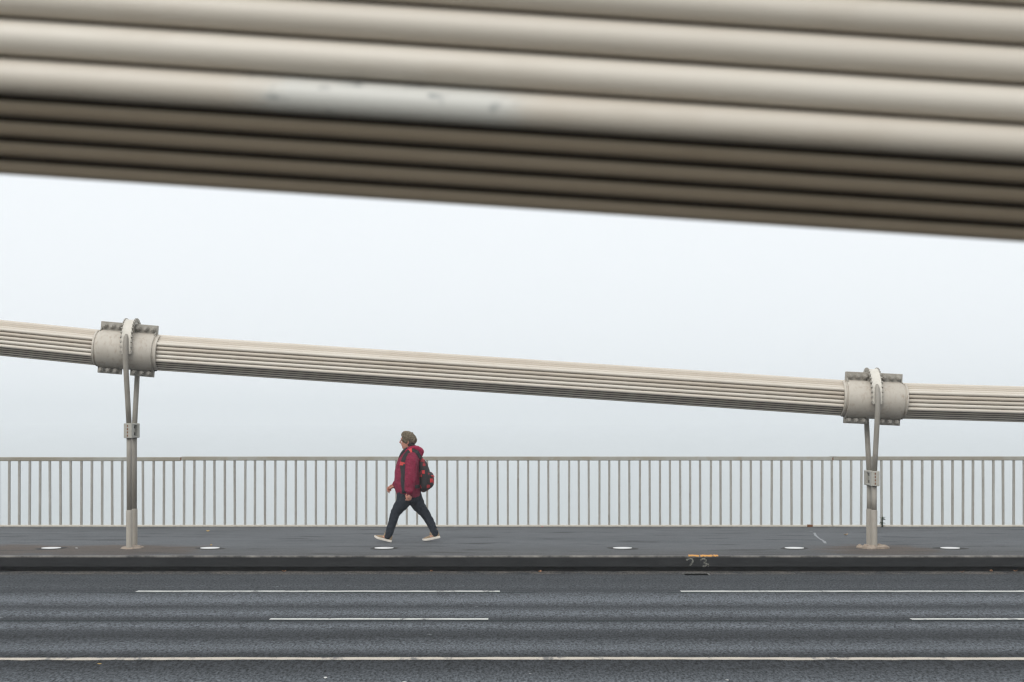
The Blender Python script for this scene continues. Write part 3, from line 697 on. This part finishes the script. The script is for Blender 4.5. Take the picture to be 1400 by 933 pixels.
LL = [Q(558, 674, -.085), Q(551, 687, -.095), Q(542, 699.5, -.095), Q(537, 715, -.09), Q(531.5, 729, -.085)]
LR = [Q(561, 674, .085), Q(570, 689, .09), Q(580.5, 702.5, .09), Q(588, 715, .085), Q(593.5, 727, .08)]
leg(LL); leg(LR)
for L, tip in ((LL, Q(516, 733.8, -.085)), (LR, Q(582.5, 737.5, .08))):
    loft(b, [L[-1], L[-1] + Vector((0, 0, -.045)), L[-1].lerp(tip, .5) + Vector((0, 0, -.03)), tip], [.034, .034, .028, .018], [.032, .034, .038, .03], 14)
for L in (LL, LR):
    m = MB(); loft(m, [L[-1] + Vector((.004, 0, .03)), L[-1] + Vector((-.008, 0, -.015)), L[-1] + Vector((-.030, 0, -.055))], [.048, .052, .050], [.042, .043, .038]); m.build('sock', 'shoe_tan', person, True)
body = remesh(b, 'body', 'skin', person, 0.0045, 2)
for sg in (-1, 1):
    m = MB(); n = 10; c = Q(549.9, 602.0, sg * .034)
    m.rings([[c + Vector((.009 * math.cos(t_) , .013 * math.sin(t_) * math.cos(2 * math.pi * j / n), .007 * math.sin(t_) * math.sin(2 * math.pi * j / n))) for j in range(n)] for t_ in (.1, .6, 1.2, 1.9, 2.5, 3.0)])
    m.build('eye', 'eye', body, True)
# hair at the nape and temple
m = MB(); loft(m, [Q(559.5, 603, 0), Q(561.5, 607.5, 0), Q(563.5, 611.5, 0)], [.085, .070, .045], [.081, .074, .05]); remesh(m, 'hair', 'hair', person, .006, 3, (.012, .012))
# knitted beret, tilted back
m = MB(); ax = Vector((.555, 0, .83)); cb = Q(557.4, 601.5)
prof = [(-.012, .094, .094), (.004, .118, .098), (.030, .131, .108), (.065, .126, .104), (.097, .096, .084), (.118, .050, .044), (.126, .012, .012)]
loft(m, [cb + ax * p[0] for p in prof], [p[1] for p in prof], [p[2] for p in prof], 28)
loft(m, [cb + ax * .12, cb + ax * .142], [.007, .006], [.007, .006], 8)
remesh(m, 'hat', 'hat_knit', person, .006, 2, (.016, .016))
# jeans
m = MB()
loft(m, [Q(559.5, 664), Q(559.5, 674), Q(559.5, 681)], [.130, .150, .145], [.160, .172, .165])
loft(m, [Q(556, 672, -.085)] + LL[1:4] + [Q(530.4, 733.8, -.085)], [.128, .110, .076, .064, .056], [.09, .10, .078, .068, .060])
loft(m, [Q(563, 672, .085)] + LR[1:4] + [Q(595.0, 730.8, .08)], [.128, .104, .074, .062, .056], [.09, .10, .078, .066, .060])
remesh(m, 'jeans', 'jeans', person, .008, 3, (.022, .05))
# jacket
TR = [(674.5, 543.6, 575.2, .195), (671, 541.2, 576.3, .208), (664, 539.4, 576.3, .217), (655, 539.0, 575.8, .217), (645, 540.0, 575.5, .213), (637, 542.0, 575.5, .212), (630, 544.8, 576, .208), (623, 549.0, 576, .190), (618, 552.5, 575, .135), (614, 555, 571, .085)]
m = MB(); loft(m, [Q((f + k_) / 2, y) for y, f, k_, l in TR], [s((k_ - f) / 2) for y, f, k_, l in TR], [l for *_, l in TR], 32, 4, caps=True)
loft(m, [shL + Vector((0, .05, .0)), Q(563.5, 634, -.22), Q(563, 650, -.262), Q(562, 660, -.262), Q(561.5, 670, -.25), Q(561, 673, -.245)], [.092, .092, .088, .080, .074, .050], [.09, .085, .082, .076, .068, .050])
loft(m, [shR + Vector((0, -.05, 0)), Q(559, 636, .22), elR, Q(546, 658, .225), Q(539.5, 664, .20), Q(538, 665, .195)], [.095, .095, .085, .072, .060, .046], [.09, .085, .08, .07, .06, .046])
jacket = remesh(m, 'jacket', 'jacket_red', person, .008, 3, (.022, .055))
def tor(px, py):        # torso surface half-width at a picture point
    pts = sorted(TR, key=lambda r: r[0])
    for a, b_ in zip(pts, pts[1:]):
        if a[0] <= py <= b_[0]:
            t = (py - a[0]) / (b_[0] - a[0]); f = a[1] + (b_[1] - a[1]) * t; k_ = a[2] + (b_[2] - a[2]) * t; l = a[3] + (b_[3] - a[3]) * t
            e = (px - (f + k_) / 2) / ((k_ - f) / 2); return l * math.sqrt(max(0.02, 1 - e * e))
    return 0.08
# dark side panels and open collar
for sg in (-1, 1):
    m = MB(); rows = []
    for i in range(13):
        py = 634 + 39.5 * i / 12; x0 = 549.8 + 0.8 * math.sin(i * .7); x1 = 557.5
        rows.append([Q(x0 + (x1 - x0) * j / 6, py, sg * (tor(x0 + (x1 - x0) * j / 6, py) + 0.030)) for j in range(7)])
    m.rings(rows, cap=False, closed=False); o = m.build('side_panel', 'jacket_dark', jacket, True)
    so_ = o.modifiers.new('t', 'SOLIDIFY'); so_.thickness = 0.012
    m = MB(); loft(m, [Q(556.5, 612.8, sg * .065), Q(552.5, 616.5, sg * .068), Q(549, 622, sg * .062), Q(546, 630, sg * .05), Q(543.2, 638, sg * .04)], [.016, .022, .024, .020, .012], [.02, .03, .035, .03, .02]); remesh(m, 'collar', 'jacket_dark', jacket, .006, 2)
m = MB(); loft(m, [Q(553, 616.5, 0), Q(549.5, 620.5, 0), Q(546.4, 626, 0), Q(544.4, 631, 0)], [.020, .022, .018, .012], [.05, .06, .045, .03]); m.build('scarf', 'scarf', jacket, True)
# hood lying on the back of the neck
m = MB(); loft(m, [Q(555.5, 617, -.085), Q(562, 612.8, -.098), Q(569.5, 612.6, -.09), Q(574.5, 616, -.05), Q(575.6, 618, 0), Q(574.5, 616, .05), Q(569.5, 612.6, .09), Q(562, 612.8, .098), Q(555.5, 617, .085)], [.018, .026, .034, .042, .046, .042, .034, .026, .018], [.022, .03, .036, .05, .05, .05, .036, .03, .022], 16)
loft(m, [Q(570, 614), Q(574, 619.5), Q(575, 625)], [.05, .058, .022], [.10, .10, .06])
remesh(m, 'hood', 'hood_red', jacket, .007, 3, (.014, .03))
# shoes
def shoe(heel, ang, ylat, name):
    L = .262; up = MB(); so2 = MB(); n = 14
    prof = [(0.0, .024, .070), (.04, .031, .078), (.12, .035, .083), (.24, .036, .082), (.36, .037, .080), (.5, .040, .057), (.65, .044, .044), (.8, .043, .036), (.92, .034, .028), (1.0, .014, .016)]
    rings = []; outl = []
    for u, wd, h in prof:
        rings.append([(-u * L, wd * math.cos(math.pi * j / (n - 1)), .020 + h * max(0.0, math.sin(math.pi * j / (n - 1))) ** .8) for j in range(n)])
        outl.append((u, wd + .004))
    up.rings(rings, True, False)
    up.add([(-u * L, wd, .020) for u, wd, h in prof] + [(-u * L, -wd, .020) for u, wd, h in prof], [(i, i + 1, len(prof) + i + 1, len(prof) + i) for i in range(len(prof) - 1)])
    poly = [(-u * L - (.004 if i == len(outl) - 1 else -.004 if i == 0 else 0), wd) for i, (u, wd) in enumerate(outl)] + [(-u * L - (.004 if i == 0 else -.004 if i == len(outl) - 1 else 0), -wd) for i, (u, wd) in enumerate(reversed(outl))]
    def zt(x): u = -x / L; return .020 * max(0, u - .75) ** 2 * 12
    so2.rings([[(x * 0.985, y * .94, zt(x)) for x, y in poly], [(x, y, .006 + zt(x)) for x, y in poly], [(x, y, .030 + zt(x) * .5) for x, y in poly], [(x * .99, y * .95, .033 + zt(x) * .5) for x, y in poly]])
    e = up.build(name, 'shoe_tan', person, True); e.location = heel + Vector((0, ylat, 0)); e.rotation_euler = (0, ang, 0)
    so2.build('sole', 'sole_white', e, True, 40)
    lc = MB()
    for q in range(4):
        u = .36 + .085 * q; hz = .020 + (.072 - .085 * 1.8 * q * .085 * 1.4 - .012 * q)
        lc.tube([(-u * L, -.024, hz - .004), (-u * L - .004, 0, hz + .006), (-u * L, .024, hz - .004)], .004, 6)
    lc.build('lace', 'sole_white', e)
    return e
shoe(Q(535.3, 741.0), R(14.5), -.085, 'shoe')
shoe(Q(601.3, 736.2), R(-11.5), .08, 'shoe')

# ------------------------------------------------------------------ backpack worn by the walker
bp = empty('backpack', ((PX0 - 700) / PS, PY, 0), 'black backpack with scattered red squares worn by the walker', 'backpack')
m = MB(); loft(m, [Q(578.5, 670, 0), Q(580, 666, 0), Q(580.5, 655, 0), Q(579.5, 643, 0), Q(577.5, 633, 0), Q(576, 628.5, 0)], [.045, .085, .092, .082, .062, .03], [.11, .15, .155, .15, .13, .09], 24)
remesh(m, 'pack', 'backpack_print', bp, .007, 3, (.016, .05))
m = MB(); loft(m, [Q(585.2, 667.3, 0), Q(586.6, 663, 0), Q(587.2, 655, 0), Q(586.4, 649, 0), Q(585.3, 647.5, 0)], [.030, .062, .070, .060, .03], [.08, .115, .12, .115, .08], 24)
remesh(m, 'front_pocket', 'backpack_print', bp, .007, 3, (.012, .05))
m = MB(); m.tube([Q(590.2, 650.2, -.115), Q(592.6, 651, -.07), Q(593.5, 651.5, 0), Q(592.6, 651, .07), Q(590.2, 650.2, .115)], .007, 8).build('zip', 'strap_red', bp, True)
m = MB(); m.tube([Q(576.5, 629.5, -.03), Q(577.5, 626, -.025), Q(577.5, 626, .025), Q(576.5, 629.5, .03)], .009, 8).build('grab_handle', 'strap_black', bp, True)
for sg in (-1, 1):
    path = [(575.5, 626), (571, 619.5), (565, 616.6), (559.5, 618.5), (555.2, 623), (552.2, 630), (551, 638), (552, 648), (555, 657), (562, 663), (570, 665), (577, 664)]
    cen = [];
    for px, py in path:
        y = tor(px, max(615, py)) + .026; cen.append(Q(px, py - (1.2 if py < 622 else 0), sg * min(y, .245 if px < 557 else .20)))
    rings = []
    for i, c in enumerate(cen):
        t_ = (cen[min(i + 1, len(cen) - 1)] - cen[max(i - 1, 0)]).normalized()
        up_ = Vector((0, sg * 1.0, 0.9 if i < 5 else 0.0)); up_ = (up_ - t_ * up_.dot(t_)).normalized(); sd2 = t_.cross(up_)
        hw2 = .030 if i < 7 else .024
        rings.append([c + sd2 * a * hw2 + up_ * h * .008 for a, h in ((-1, -1), (1, -1), (1, 1), (-1, 1))])
    st = MB().rings(rings).build('strap', 'strap_black', bp, True, 40)
    for i0 in (2, 5):
        m = MB(); m.rings([[Vector(p) + (Vector(p) - sum((Vector(q) for q in r), Vector()) / 4) * .35 for p in r] for r in (
            [Vector(a).lerp(Vector(b_), .2) for a, b_ in zip(rings[i0], rings[i0 + 1])], [Vector(a).lerp(Vector(b_), .75) for a, b_ in zip(rings[i0], rings[i0 + 1])])])
        m.build('strap_tab', 'strap_red', st)

# ------------------------------------------------------------------ fog
hz = MB().box(-3200, 3200, -3200, 3200, -15.2, 25.0).build('haze', None); hz['kind'] = 'stuff'
hm = bpy.data.materials.new('haze'); hm.use_nodes = True; t_ = hm.node_tree; t_.nodes.clear()
pv_ = t_.nodes.new('ShaderNodeVolumePrincipled'); pv_.inputs['Color'].default_value = (0.97, 0.985, 1.0, 1); pv_.inputs['Density'].default_value = 0.0013; pv_.inputs['Anisotropy'].default_value = 0.3
om = t_.nodes.new('ShaderNodeOutputMaterial'); t_.links.new(pv_.outputs[0], om.inputs['Volume']); hz.data.materials.append(hm)
